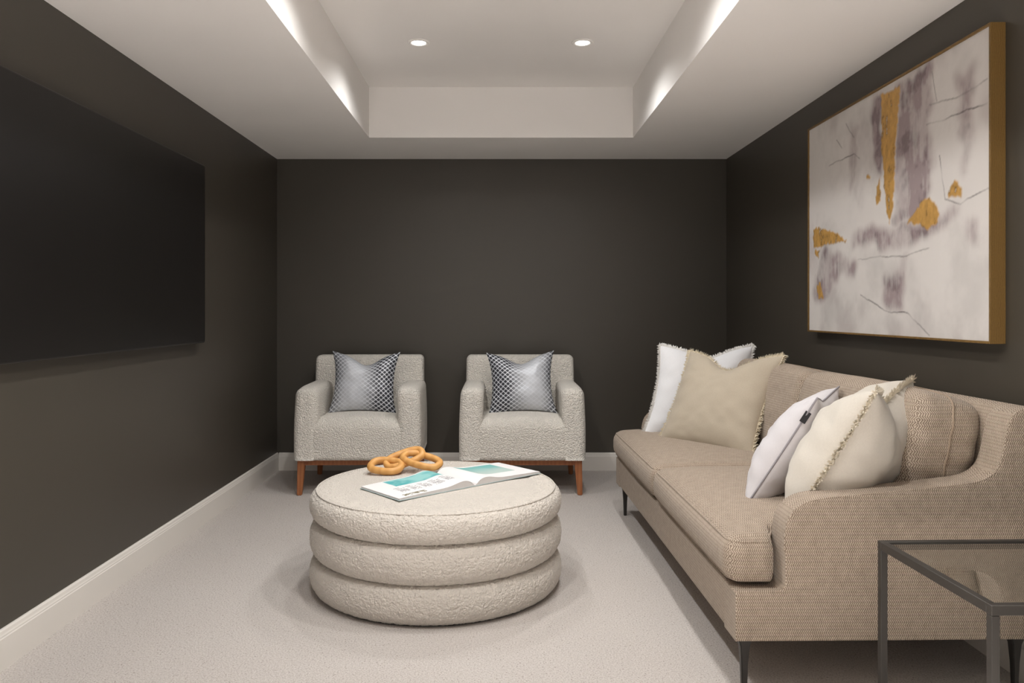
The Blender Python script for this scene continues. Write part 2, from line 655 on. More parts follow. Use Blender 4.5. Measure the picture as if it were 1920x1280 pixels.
box('wall_bracket', 0.0, 0.023, -0.3, 0.3, 0.3, 0.7, M_LEG, tv)

# ------------------------------------------------------------------ painting
PW, PH, PT = 1.588, 1.115, 0.054
pt = thing('abstract_painting', 'large abstract canvas in white, mauve and gold leaf with a gold frame', 'painting', (XR, 4.265 - PW / 2, 1.115), (0, 0, 0))
FB = 0.009
gx0, gx1 = -PT, 0.0
for nm, args in (('frame_side', (gx0, gx1, -PW / 2, -PW / 2 + FB, 0, PH)), ('frame_side', (gx0, gx1, PW / 2 - FB, PW / 2, 0, PH)),
                 ('frame_rail', (gx0, gx1, -PW / 2 + FB, PW / 2 - FB, 0, FB)), ('frame_rail', (gx0, gx1, -PW / 2 + FB, PW / 2 - FB, PH - FB, PH))):
    box(nm, *args, M_GOLDF, pt, 0.0012, 1)
# canvas: a stretched cloth, painted
GOLD = [[(0.509, 0.974), (0.613, 0.973), (0.606, 0.884), (0.588, 0.747), (0.585, 0.624), (0.574, 0.502), (0.559, 0.437), (0.542, 0.487), (0.524, 0.639), (0.512, 0.749)], [(0.647, 0.423), (0.693, 0.47), (0.755, 0.514), (0.796, 0.46), (0.796, 0.405), (0.743, 0.394), (0.706, 0.424)], [(0.839, 0.516), (0.866, 0.544), (0.896, 0.503), (0.891, 0.479), (0.841, 0.486)], [(0.032, 0.5), (0.073, 0.507), (0.218, 0.454), (0.29, 0.409), (0.178, 0.411), (0.037, 0.406)], [(0.046, 0.388), (0.09, 0.39), (0.073, 0.353)], [(0.061, 0.225), (0.094, 0.236), (0.12, 0.159), (0.083, 0.147)], [(0.481, 0.606), (0.504, 0.649), (0.507, 0.547), (0.478, 0.526)], [(0.421, 0.665), (0.446, 0.664), (0.443, 0.646), (0.423, 0.651)]]
MAUVE = [([(0.441, 0.979), (0.512, 0.973), (0.524, 0.65), (0.465, 0.697), (0.457, 0.82)], .9), ([(0.590, 0.995), (0.772, 0.99), (0.755, 0.772), (0.773, 0.577), (0.779, 0.529), (0.68, 0.443), (0.585, 0.428), (0.588, 0.726)], 1.0), ([(0.481, 0.444), (0.68, 0.433), (0.825, 0.437), (0.879, 0.445), (0.868, 0.393), (0.718, 0.369), (0.654, 0.338), (0.527, 0.352), (0.312, 0.388), (0.33, 0.433)], .85), ([(0.873, 0.909), (0.93, 0.892), (0.935, 0.77), (0.925, 0.67), (0.91, 0.544), (0.881, 0.639)], .62), ([(0.512, 0.215), (0.599, 0.262), (0.661, 0.327), (0.627, 0.098), (0.527, 0.129)], .75), ([(0.116, 0.387), (0.237, 0.349), (0.357, 0.303), (0.348, 0.269), (0.198, 0.231), (0.116, 0.134), (0.028, 0.109), (0.05, 0.29)], .8), ([(0.91, 0.422), (0.959, 0.379), (0.949, 0.304), (0.91, 0.326)], .6), ([(0.312, 0.925), (0.374, 0.881), (0.357, 0.681), (0.312, 0.622)], .5)]
LINES = [[(0.158, 0.779), (0.339, 0.783), (0.374, 0.756)], [(0.743, 0.771), (0.868, 0.764), (0.987, 0.762)], [(0.755, 0.843), (0.868, 0.822), (0.987, 0.833)], [(0.383, 0.165), (0.527, 0.098), (0.654, 0.088), (0.755, 0.013)], [(0.767, 0.956), (0.79, 0.843)], [(0.802, 0.644), (0.825, 0.482), (0.889, 0.46), (0.997, 0.489)], [(0.365, 0.314), (0.481, 0.32), (0.654, 0.308), (0.755, 0.326)], [(0.489, 0.421), (0.489, 0.346)], [(0.285, 0.934), (0.339, 0.858)], [(0.218, 0.885), (0.257, 0.837)]]


def in_poly(px, py, poly):
    inside = np.zeros(px.shape, bool)
    n = len(poly)
    for i in range(n):
        x1, y1 = poly[i]; x2, y2 = poly[(i + 1) % n]
        if y1 == y2: continue
        c = ((y1 > py) != (y2 > py)) & (px < (x2 - x1) * (py - y1) / (y2 - y1) + x1)
        inside ^= c
    return inside


def blur(a, k):
    for ax in (0, 1):
        p = np.pad(a, [(k + 1, k) if i == ax else (0, 0) for i in (0, 1)], mode='edge')
        c = np.cumsum(p, axis=ax)
        n = a.shape[ax]
        hi = np.take(c, range(2 * k + 1, 2 * k + 1 + n), axis=ax); lo = np.take(c, range(0, n), axis=ax)
        a = (hi - lo) / (2 * k + 1)
    return a


def line_dist(px, py, pts):
    d = np.full(px.shape, 9.0)
    for (a, b), (c, e) in zip(pts[:-1], pts[1:]):
        vx, vy = c - a, e - b
        t = np.clip(((px - a) * vx + (py - b) * vy) / (vx * vx + vy * vy), 0, 1)
        d = np.minimum(d, np.hypot(px - a - t * vx, py - b - t * vy))
    return d


def grid_mesh(name, P, colours, mat, parent, extra_uv=None):
    """P: (ny, nx, 3) points, colours (ny, nx, 4)"""
    ny, nx = P.shape[:2]
    idx = np.arange(nx * ny).reshape(ny, nx)
    f = np.stack([idx[:-1, :-1], idx[:-1, 1:], idx[1:, 1:], idx[1:, :-1]], -1).reshape(-1, 4)
    me = bpy.data.meshes.new(name)
    me.from_pydata(P.reshape(-1, 3).tolist(), [], f.tolist())
    at = me.color_attributes.new('Col', 'FLOAT_COLOR', 'POINT')
    at.data.foreach_set('color', colours.reshape(-1, 4).astype(np.float32).ravel())
    me.update(); me.polygons.foreach_set('use_smooth', [True] * len(me.polygons))
    me.materials.append(mat)
    return link(name, me, parent)


NXP, NYP = 420, 300
S, T = np.meshgrid(np.linspace(0, 1, NXP), np.linspace(0, 1, NYP))
xm, ym = S * PW, T * PH
warp_s = S + 0.030 * (fbm(xm * 14, ym * 14, 3) - .5) * 2 + .006 * (vnoise(xm * 90, ym * 40, 9) - .5)
warp_t = T + 0.050 * (fbm(xm * 14, ym * 14, 13) - .5) * 2
white = np.array(srgb(214, 209, 205)[:3]); mauve = np.array(srgb(156, 141, 142)[:3]); deep = np.array(srgb(112, 98, 101)[:3])
C = np.ones((NYP, NXP, 3)) * white
clouds = fbm(xm * 4, ym * 4, 21, 5)
C = C * (1 - 0.16 * sstep(clouds, .45, .8))[..., None]
mk = np.zeros_like(S)
for poly, amt in MAUVE:
    m = blur(blur(in_poly(warp_s, warp_t, poly).astype(float), 4), 4)
    mk = np.maximum(mk, m * amt)
tex = fbm(xm * 9, ym * 6, 31, 6)
streak = fbm(xm * 60, ym * 5, 41, 3)
fine = fbm(xm * 42, ym * 26, 35, 3)
mk2 = np.clip(mk * (.72 + .56 * fine) * (0.58 + .72 * sstep(tex * .75 + streak * .25, .34, .62)), 0, 1)
dusty = 0.30 * sstep(fbm(xm * 3.2, ym * 2.4, 55, 5), .52, .75)
mk2 = np.maximum(mk2, dusty)
tone = mauve * (1 - .7 * sstep(fbm(xm * 14, ym * 12, 61, 4), .5, .7)[..., None]) + deep * (.7 * sstep(fbm(xm * 14, ym * 12, 61, 4), .5, .7)[..., None])
C = C * (1 - mk2[..., None]) + tone * mk2[..., None]
for i, ln in enumerate(LINES):
    d = line_dist(S * PW + .012 * (fbm(xm * 12, ym * 12, 71 + i) - .5), T * PH + .02 * (fbm(xm * 10, ym * 10, 81 + i) - .5), [(a * PW, b * PH) for a, b in ln])
    w = (1 - sstep(d, .0015, .005)) * (.10 + .75 * vnoise(xm * 14, ym * 14, 90 + i))
    C = C * (1 - w[..., None] * .85) + np.array(srgb(78, 70, 70)[:3]) * w[..., None] * .85
gs = S + 0.010 * (fbm(xm * 45, ym * 45, 101) - .5) * 2
gt = T + 0.016 * (fbm(xm * 45, ym * 45, 111) - .5) * 2
gm = np.zeros_like(S)
for poly in GOLD:
    gm = np.maximum(gm, blur(in_poly(gs, gt, poly).astype(float), 1))
leaf = fbm(xm * 50, ym * 30, 121, 4)
gm = gm * np.where(leaf > .24, 1, .5)
gc = np.array(srgb(190, 148, 84)[:3]) * (.70 + .75 * leaf[..., None]) * np.where(leaf < .34, .72, 1)[..., None]
C = C * (1 - gm[..., None]) + gc * gm[..., None]
relief = 0.0012 * (fbm(xm * 40, ym * 30, 131, 4)) + .0012 * gm
P = np.zeros((NYP, NXP, 3))
P[..., 0] = -PT + 0.008 - relief
P[..., 1] = (PW / 2 - FB) - S * (PW - 2 * FB)
P[..., 2] = FB + T * (PH - 2 * FB)
cv = grid_mesh('painted_canvas', P, np.concatenate([C, gm[..., None]], -1), mat_vcol('painting_surface', .75, True), pt)
box('stretcher', -PT + 0.012, -0.004, -PW / 2 + FB, PW / 2 - FB, FB, PH - FB, M_CANVAS_W, pt)


# ------------------------------------------------------------------ ottoman
OX, OY, OR = -0.284, 3.532, 0.566
ot = thing('ottoman', 'round cream boucle ottoman of three stacked rolls in the middle of the room', 'ottoman', (OX, OY, 0))


def nubs(u, v, cell, wrap, seed):
    """rounded loops of yarn: u runs round (wrap cells), v along the profile; 0..1"""
    rng = np.random.RandomState(seed)
    jx, jy, jr = rng.rand(3, 512, 512)
    U, V = u / cell, v / cell
    ui, vi = np.floor(U).astype(int), np.floor(V).astype(int)
    best = np.zeros(u.shape)
    for du in (-1, 0, 1):
        for dv in (-1, 0, 1):
            a, b = ui + du, vi + dv
            aw, bw = (a % wrap) % 512 + 0, b % 512
            aw = ((a % wrap) * 7 + (a % wrap) // 73) % 512
            dx = U - (a + .15 + .7 * jx[aw, bw]); dy = V - (b + .15 + .7 * jy[aw, bw])
            r = .62 + .42 * jr[aw, bw]
            best = np.maximum(best, np.sqrt(np.clip(1 - (dx * dx + dy * dy) / (r * r), 0, 1)) * (.6 + .4 * jr[bw, aw]))
    return best


def boucle_roll(z0, z1, R, dome, seed, seg=1000):
    h = (z1 - z0) / 2; zc = (z0 + z1) / 2
    rr = .064
    pr = [(R - rr - .06, z0)]
    for i in range(41):
        a = -PI / 2 + PI * i / 40
        ca, sa = math.cos(a), math.sin(a)
        pr.append((R - rr + rr * abs(ca) ** .88, zc + h * math.copysign(abs(sa) ** .88, sa)))
    pr.append((R - rr - .06, z1 + dome * .25))
    pr = np.array(pr)
    d = np.concatenate([[0], np.cumsum(np.hypot(*np.diff(pr, axis=0).T))])
    t = np.arange(0, d[-1], .0034)
    pr = np.stack([np.interp(t, d, pr[:, 0]), np.interp(t, d, pr[:, 1])], -1)
    tg = np.gradient(pr, axis=0); tg /= np.linalg.norm(tg, axis=1)[:, None] + 1e-9
    nr = np.stack([tg[:, 1], -tg[:, 0]], -1)
    ang = np.arange(seg) * 2 * PI / seg
    wrap = int(round(2 * PI * R / .0115))
    uu = ang[None, :] / (2 * PI) * wrap * .0115 + 0 * t[:, None]
    fade = np.minimum(1, np.minimum(t / .03, (t[-1] - t) / .03))[:, None]
    hgt = nubs(uu, t[:, None] + 0 * uu, .0115, wrap, seed) * .0070 * fade - .0035
    rad = pr[:, 0][:, None] + nr[:, 0][:, None] * hgt
    zz = pr[:, 1][:, None] + nr[:, 1][:, None] * hgt
    rad = np.concatenate([np.full((1, seg), .002), rad, np.stack([np.full(seg, rad[-1].mean() * q) for q in (.75, .5, .25, .004)])])
    zt = z1 + dome * .25
    zz = np.concatenate([np.full((1, seg), z0 + .001), zz, np.stack([np.full(seg, zt + dome * (1 - q * q)) for q in (.75, .5, .25, .004)])])
    P = np.stack([rad * np.cos(ang), rad * np.sin(ang), zz], -1)
    n = P.shape[0]
    idx = np.arange(n * seg).reshape(n, seg)
    f = np.stack([idx[:-1], np.roll(idx, -1, 1)[:-1], np.roll(idx, -1, 1)[1:], idx[1:]], -1).reshape(-1, 4)
    return mesh('boucle_roll', P.reshape(-1, 3), f.tolist(), M_BOUCLE, ot)


for k, (z0, z1, dm) in enumerate(((0.004, 0.160, 0.0), (0.158, 0.318, 0.0), (0.316, 0.441, 0.005))):
    boucle_roll(z0, z1, OR - .002, dm, 20 + k)
tube('top_seam', [(math.cos(a) * (OR - .030), math.sin(a) * (OR - .034), 0.4375) for a in np.linspace(0, 2 * PI, 128, endpoint=False)], 0.0035, M_BOUCLE, ot, 6, True)
lathe('plinth', [(0.4, 0.0), (OR - 0.05, 0.0), (OR - 0.05, 0.012), (0.4, 0.012)], M_LEG, ot, 64, False)
TOPZ = 0.447


# ------------------------------------------------------------------ open book on the ottoman
def page_z(u, sgn):
    """height of an opened half: u 0 at the spine, 1 at the outer edge"""
    return 0.004 + 0.013 * np.exp(-((u - 0.17) / 0.14) ** 2) * (1 - np.exp(-(u / 0.06) ** 2)) + 0.011 * (1 - u) ** .6 * (1 - np.exp(-(u / 0.05) ** 2)) + .004 * (1 - np.exp(-(u / 0.03) ** 2))


BW, BH = 0.405, 0.298
ang = math.radians(41.5)
bk = thing('open_book', 'open picture book with teal images lying on the ottoman', 'book', (-0.107, 3.452, TOPZ + .0005), (0, 0, ang))
M_PAGE = mat_vcol('printed_page', .55)
M_PAPER = mat_plain('page_block', srgb(214, 210, 208), .8)
M_COVER = mat_plain('book_cover', srgb(176, 194, 194), .5)
white_p = np.array(srgb(238, 236, 235)[:3])
for sgn, nm in ((-1, 'left'), (1, 'right')):
    nu, nv = 170, 130
    U, V = np.meshgrid(np.linspace(0, 1, nu), np.linspace(0, 1, nv))
    Z = page_z(U, sgn)
    C = np.ones((nv, nu, 3)) * white_p
    if sgn < 0:
        L = 1 - U                       # 0 outer .. 1 spine
        m = (V > .60) & (V < .97) & (L > .26) & (L < .97)
        teal = np.array(srgb(72, 168, 172)[:3]); teal2 = np.array(srgb(150, 204, 202)[:3])
        g = sstep(fbm(L * 5, V * 4, 5), .3, .7)[..., None]
        C = np.where(m[..., None], teal * (1 - g) + teal2 * g, C)
        for b in range(5):
            x0 = .17 + b * .150
            cellm = (L > x0) & (L < x0 + .115) & (V > .27) & (V < .47)
            row = ((V - .27) / .20 * 6) % 1.0
            gap = vnoise(L * 90, np.floor((V - .27) / .2 * 6) * 7.3, 8) > .32
            C = np.where((cellm & (row < .45) & gap)[..., None], np.array(srgb(96, 92, 98)[:3]), C)
            C = np.where(((L > x0) & (L < x0 + .07) & (V > .49) & (V < .505))[..., None], np.array(srgb(96, 92, 98)[:3]), C)
        ph = (V > .05) & (V < .14) & (L > .10) & (L < .38)
        C = np.where((ph & (fbm(L * 30, V * 30, 4) > .40))[..., None], np.array(srgb(128, 122, 100)[:3]), C)
    else:
        m = (V > .30) & (V < .93) & (U > .22) & (U < .80)
        teal = np.array(srgb(126, 186, 182)[:3]); teal2 = np.array(srgb(186, 204, 198)[:3])
        g = sstep(V + .3 * (fbm(U * 4, V * 4, 15) - .5), .35, .85)[..., None]
        C = np.where(m[..., None], teal2 * (1 - g) + teal * g, C)
    Pg = np.stack([sgn * U * BW, V * BH, Z + .0008], -1)
    if sgn < 0:
        Pg = Pg[:, ::-1]; C = C[:, ::-1]
    grid_mesh('page', Pg, np.concatenate([C, np.ones((nv, nu, 1))], -1), M_PAGE, bk)
    # the block of pages under it
    us = np.linspace(0.0, 1, 30)
    zs = page_z(us, sgn)
    verts, faces = [], []
    for v in (0.0, BH):
        for u, z in zip(us, zs):
            verts += [(sgn * u * BW, v, .0022), (sgn * u * BW, v, z)]
    n2 = len(us) * 2
    for i in range(len(us) - 1):
        a = i * 2
        faces += [(a, a + 2, a + 3, a + 1), (n2 + a, n2 + a + 1, n2 + a + 3, n2 + a + 2), (a + 1, a + 3, n2 + a + 3, n2 + a + 1), (a, n2 + a, n2 + a + 2, a + 2)]
    e = n2 - 2
    faces += [(e, n2 + e, n2 + e + 1, e + 1), (0, 1, n2 + 1, n2)]
    mesh('page_block', verts, faces, M_PAPER, bk, False, fix=True)
    box('cover', min(0, sgn * (BW + .004)), max(0, sgn * (BW + .004)), -.003, BH + .003, 0, .0022, M_COVER, bk)


# ------------------------------------------------------------------ wooden chain links
ch = thing('wooden_chain_links', 'honey coloured wooden chain links resting on the ottoman and the open book', 'ornament', (-0.487, 3.775, TOPZ))


def link_ring(w, h, r, rot, loc):
    pts = []
    n = 40
    for i in range(n):
        a = 2 * PI * i / n
        c, s = math.cos(a), math.sin(a)
        pts.append((w / 2 * math.copysign(abs(c) ** .75, c), h / 2 * math.copysign(abs(s) ** .75, s), 0))
    o = tube('link', pts, r, M_LINK, ch, 14, True)
    o.location = loc
    o.rotation_euler = rot
    return o


link_ring(0.150, 0.104, 0.0172, (D(18), D(3), D(-14)), (-0.060, -0.035, 0.034))
link_ring(0.182, 0.090, 0.0165, (D(24), D(-17), D(16)), (0.022, 0.020, 0.060))
link_ring(0.192, 0.094, 0.0170, (D(16), D(10), D(-24)), (0.108, -0.010, 0.056))


# ------------------------------------------------------------------ armchairs
def chair(loc, rz, label):
    t = thing('armchair', label, 'armchair', loc, (0, 0, rz), 'armchairs along the back wall')
    W = .838
    def seat_def(v):
        v = v.copy()
        fr = np.clip((-v[:, 1] - .05) / .26, 0, 1)
        up = np.clip((v[:, 2] + .09) / .26, 0, 1)
        v[:, 0] *= 1 + .24 * fr ** 2 * (1 - .40 * up)
        top = np.clip((v[:, 2] - .03) / .14, 0, 1)
        v[:, 2] += top * (.028 * (1 - (v[:, 0] / .34) ** 2)) - top * .025 * np.clip((-v[:, 1] - .1) / .2, 0, 1) ** 2
        v[:, 1] -= .012 * (1 - (v[:, 0] / .40) ** 2) * (1 - up * .4) * (v[:, 1] < -.2)
        v = v + np.array([0, -.075, .504 - .175])
        v[:, 2] = np.maximum(v[:, 2], .2365)
        return v
    soft_box('seat', (.60, .60, .35), .070, M_BOUCLE2, t, seat_def, 6, (16, 14, 6))
    for s in (-1, 1):
        def arm_def(v, s=s):
            v = v.copy()
            up = np.clip((v[:, 2] + .19) / .48, 0, 1)
            v[:, 0] += -s * .010 * (up - .5) + s * .006 * np.sin(up * PI)
            v[:, 2] -= .012 * np.clip((-v[:, 1] - .2) / .15, 0, 1) * up
            v[:, 1] += .02 * (up - .6) * (v[:, 1] < -.2)
            v = v + np.array([s * (W / 2 - .080), -.03, .722 - .294])
            v[:, 2] = np.maximum(v[:, 2], .236)
            return v
        soft_box('arm', (.156, .70, .588), .050, M_BOUCLE2, t, arm_def, 6, (4, 14, 12))
    def back_def(v):
        v = v.copy()
        up = (v[:, 2] + .333) / .666
        v[:, 0] *= 1 - .025 * up
        v[:, 1] += .10 * (up - .5) - .018 * (1 - (v[:, 0] / .41) ** 2) * (v[:, 1] < 0) * np.sin(np.clip(up, 0, 1) * PI)
        return v + np.array([0, .245, .234 + .333])
    soft_box('backrest', (.815, .155, .666), .035, M_BOUCLE2, t, back_def, 5, (16, 4, 14))
    bm = bmesh.new()
    bm_box(bm, -.385, .385, -.345, -.31, .198, .240); bm_box(bm, -.385, .385, .27, .305, .198, .240)
    bm_box(bm, -.385, -.35, -.31, .27, .198, .240); bm_box(bm, .35, .385, -.31, .27, .198, .240)
    from_bm('rail', bm, M_WOOD, t)
    for sx in (-1, 1):
        for sy in (-1, 1):
            bm = bmesh.new()
            vs = bm_box(bm, -.026, .026, -.024, .024, 0, .236)
            for v in vs:
                if v.co.z < .01:
                    v.co.x = v.co.x * .62 + sx * .012; v.co.y = v.co.y * .62 + sy * .016
            bmesh.ops.bevel(bm, geom=bm.edges[:], offset=.005, segments=2, affect='EDGES')
            o = from_bm('leg', bm, M_WOOD, t, True, 40)
            o.location = (sx * .372, -.335 if sy < 0 else .29, 0)
    return t


chair((-0.957, 5.520, 0), math.radians(1.5), 'cream boucle armchair by the left corner, wooden legs, beside the television wall')
chair((0.155, 5.515, 0), math.radians(0), 'cream boucle armchair with wooden legs nearer the sofa')


# ------------------------------------------------------------------ pillows
def pillow_shape(u, v, side, w, h, t, pinch, chop, chop_u, wr, seed):
    """u, v in [-1, 1]; returns local x, y, z with z 0 at the bottom edge"""
    x = w / 2 * u * (1 - pinch * (1 - np.abs(v) ** 2.2) * np.abs(u) ** 1.5)
    z = h / 2 * v * (1 - pinch * (1 - np.abs(u) ** 2.2) * np.abs(v) ** 1.5)
    pr = np.clip((1 - np.abs(u) ** 2.6), 0, 1) * np.clip((1 - np.abs(v) ** 2.6), 0, 1)
    y = side * t / 2 * pr ** .58
    if chop:
        k = np.exp(-((u - chop_u) / .42) ** 2) * np.clip((v + .4) / 1.4, 0, 1) ** 2.2
        z = z - chop * k
        y = y * (1 - .25 * k)
    if wr:
        n = fbm(u * 2.6 + 7 + seed, v * 2.6 + 3, seed, 3) - .5
        ed = np.sin(u * 19 + seed + 2.5 * v) * np.exp(-((1 - np.abs(v)) / .30)) + np.sin(v * 17 + 2 * seed + 3 * u) * np.exp(-((1 - np.abs(u)) / .30))
        y = y + side * pr ** .5 * wr * (n * 1.6 + .34 * ed)
    return np.stack([x, y, z + h / 2], -1)


def pillow(name, label, mat, w, h, t, loc, rz, tilt, roll=0.0, pinch=.09, chop=0.0, chop_u=0.0, wr=.012, seed=1, group=None, fringe=None, piping=None, taper=0.0, shear=0.0, edge_tag=None, pivot=0.0):
    n = 44
    def pillow_pt(u, v, *a):
        q = pillow_shape(u, v, *a)
        q[..., 0] = q[..., 0] * (1 - taper * v) + shear * (v + 1) / 2
        return q
    g = np.sin(np.linspace(-1, 1, n) * PI / 2) * .75 + np.linspace(-1, 1, n) * .25
    U, V = np.meshgrid(g, g)
    A = pillow_pt(U, V, -1, w, h, t, pinch, chop, chop_u, wr, seed)
    B = pillow_pt(U, V, 1, w, h, t, pinch, chop, chop_u, wr, seed + 5)
    uvA = np.stack([U * w / 2, V * h / 2], -1)
    verts = A.reshape(-1, 3).tolist(); uv = uvA.reshape(-1, 2).tolist()
    idx = np.arange(n * n).reshape(n, n)
    idb = np.zeros((n, n), int)
    for i in range(n):
        for j in range(n):
            if i in (0, n - 1) or j in (0, n - 1):
                idb[i, j] = idx[i, j]
            else:
                idb[i, j] = len(verts); verts.append(B[i, j].tolist()); uv.append(uvA[i, j].tolist())
    faces = []
    for i in range(n - 1):
        for j in range(n - 1):
            faces.append((idx[i, j], idx[i, j + 1], idx[i + 1, j + 1], idx[i + 1, j]))
            faces.append((idb[i, j], idb[i + 1, j], idb[i + 1, j + 1], idb[i, j + 1]))
    verts = np.array(verts)
    o = mesh(name, verts, faces, mat, None, True, uv)
    tag(o, label, 'cushion', group)
    # local: width X, up Z, front -Y. roll about Y, then tilt back about X, then turn about Z
    Mx = Matrix.Translation(Vector(loc)) @ Matrix.Rotation(rz, 4, 'Z') @ Matrix.Rotation(-tilt, 4, 'X') @ Matrix.Translation((pivot, 0, 0)) @ Matrix.Rotation(roll, 4, 'Y') @ Matrix.Translation((-pivot, 0, 0))
    o.matrix_world = Mx
    # the outline
    s = np.linspace(-1, 1, 60)
    per = [(x, -1.) for x in s] + [(1., x) for x in s[1:]] + [(x, 1.) for x in s[::-1][1:]] + [(-1., x) for x in s[::-1][1:-1]]
    pu = np.array([p[0] for p in per]); pv = np.array([p[1] for p in per])
    edge = pillow_pt(pu, pv, -1, w, h, t, pinch, chop, chop_u, 0, seed)
    edge[:, 1] = 0
    if piping:
        tube('piping', edge, .0035, piping, o, 6, True)
    if fringe:
        rnd = random.Random(seed)
        c = edge.mean(0)
        fv, ff = [], []
        N = 2000
        L = len(edge)
        for k in range(N):
            q = rnd.random() * L
            i = int(q); f = q - i
            p = edge[i] * (1 - f) + edge[(i + 1) % L] * f
            tg = edge[(i + 1) % L] - edge[i]; tg = tg / (np.linalg.norm(tg) + 1e-9)
            nr = np.array([tg[2], 0, -tg[0]])
            if np.dot(nr, p - c) < 0: nr = -nr
            ln = rnd.uniform(.010, .026)
            d = nr * ln + tg * rnd.uniform(-.012, .012) + np.array([0, rnd.uniform(-.013, .013), 0])
            base = p - nr * .004
            wv = tg * .0034; wy = np.array([0, .0034, 0])
            b = len(fv)
            fv += [base - wv, base + wv * .2 + wy, base + wv, base - wy, base + d * .6 + wv * .8 + wy * .5, base + d * .6 - wv * .8 - wy * .5, base + d]
            ff += [(b, b + 1, b + 4), (b + 1, b + 2, b + 4), (b + 2, b + 3, b + 5), (b + 3, b, b + 5), (b, b + 4, b + 5), (b + 2, b + 5, b + 4), (b + 4, b + 6, b + 5)]
        fo = mesh('fringe', fv, ff, fringe, o, False)
        fo['kind'] = 'stuff'
        tube('hem_cord', edge, .0042, fringe, o, 6, True)
    if edge_tag is not None:
        u, v = edge_tag
        p = pillow_pt(np.array([u]), np.array([v]), -1, w, h, t, pinch, chop, chop_u, 0, seed)[0]
        tg_o = box('tag', -.001, .004, -.009, .012, -.022, .022, mat_plain('black_tag', srgb(20, 20, 22), .6), o, .0005, 1)
        tg_o.location = (p[0], 0, p[2])
    return o


SEAT_Z = .505
D = math.radians
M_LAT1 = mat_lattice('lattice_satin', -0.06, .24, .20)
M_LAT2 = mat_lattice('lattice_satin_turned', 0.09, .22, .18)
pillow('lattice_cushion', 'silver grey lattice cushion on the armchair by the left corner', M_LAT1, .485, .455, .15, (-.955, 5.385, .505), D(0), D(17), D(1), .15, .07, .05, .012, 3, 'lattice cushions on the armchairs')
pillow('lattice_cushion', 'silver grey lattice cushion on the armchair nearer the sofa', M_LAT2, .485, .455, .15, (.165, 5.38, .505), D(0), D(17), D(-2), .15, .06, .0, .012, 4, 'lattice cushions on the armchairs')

M_WHITE = mat_linen('white_linen', srgb(226, 226, 228), .06)
M_WHITEF = mat_plain('white_fringe', srgb(226, 224, 220), .9)
M_TAUPE = mat_linen('taupe_linen', srgb(184, 172, 154), .10)
M_TAUPEF = mat_plain('taupe_fringe', srgb(216, 204, 180), .9)
M_LAV = mat_linen('pale_lilac_cotton', srgb(208, 204, 206), .05)
M_LAVP = mat_plain('grey_seam', srgb(150, 146, 150), .8)
M_CREAM = mat_linen('cream_linen', srgb(205, 198, 187), .08)
M_CREAMF = mat_plain('cream_fringe', srgb(224, 215, 198), .9)

pillow('white_cushion', 'white fringed cushion at the far end of the sofa', M_WHITE, .58, .55, .17, (1.125, 4.42, SEAT_Z - .005), D(-4), D(17), D(0), .12, .05, 0, .014, 11, None, M_WHITEF, taper=.06, shear=.09)
pillow('taupe_cushion', 'taupe linen cushion with frayed edges, leaning in front of the white one', M_TAUPE, .60, .57, .18, (1.05, 4.01, SEAT_Z - .002), D(-53), D(29), D(0), .09, .085, .0, .016, 12, None, M_TAUPEF)
pillow('lilac_white_cushion', 'pale lilac white cushion with a seam and black tag beside the cream one', M_LAV, .49, .49, .20, (1.03, 3.05, SEAT_Z), D(-122), D(31), D(0), .09, .02, 0, .022, 13, None, None, M_LAVP, edge_tag=(1.0, .66))
pillow('cream_cushion', 'large cream cushion with frayed edges behind the near sofa arm', M_CREAM, .54, .56, .30, (1.135, 2.81, SEAT_Z - .01), D(-129), D(30), D(0), .09, .06, .15, .026, 14, None, M_CREAMF)


# ------------------------------------------------------------------ sofa
sf = thing('sofa', 'beige woven two cushion sofa with slim dark legs along the right wall', 'sofa', (.747, 2.44, 0), (0, 0, D(0.9)))
SL = 2.27          # length
ARM = .125
def P2(l): return [(x - .747, z) for x, z in l]
arm_front = smooth_path([(.905, .47), (.907, .53), (.922, .578), (.955, .612), (1.016, .633), (1.185, .650), (1.345, .664), (1.470, .678)], 5)
arm_back = smooth_path([(1.470, .678), (1.535, .690), (1.582, .722), (1.604, .780), (1.618, .850), (1.642, .902), (1.69, .922), (1.715, .918)], 5)
prof = [(.747, .186), (.747, .338), (.757, .346), (.890, .346), (.905, .362)] + [tuple(p) for p in arm_front] + [tuple(p) for p in arm_back[1:]] + [(1.722, .90), (1.722, .186)]
prof = P2(prof)
for y0, y1 in ((0, ARM), (SL - ARM, SL)):
    prism_y('arm', prof, y0, y1, M_SOFA, sf, .016, 4)
for yy in (.006, SL - .006):
    tube('arm_piping', [(x, yy, z) for x, z in prof[5:-2]], .0042, M_SOFA, sf, 6)
soft_box('base', (.94, SL - 2 * ARM + .03, .16), .012, M_SOFA, sf, lambda v: v + np.array([.472, SL / 2, .266]), 3, (8, 24, 4))
# inner back frame
bprof = P2([(1.60, .186), (1.60, .50), (1.632, .80), (1.645, .880), (1.662, .912), (1.69, .924), (1.715, .916), (1.722, .90), (1.722, .186)])
prism_y('back_frame', bprof, ARM - .02, SL - ARM + .02, M_SOFA, sf, .004, 2)


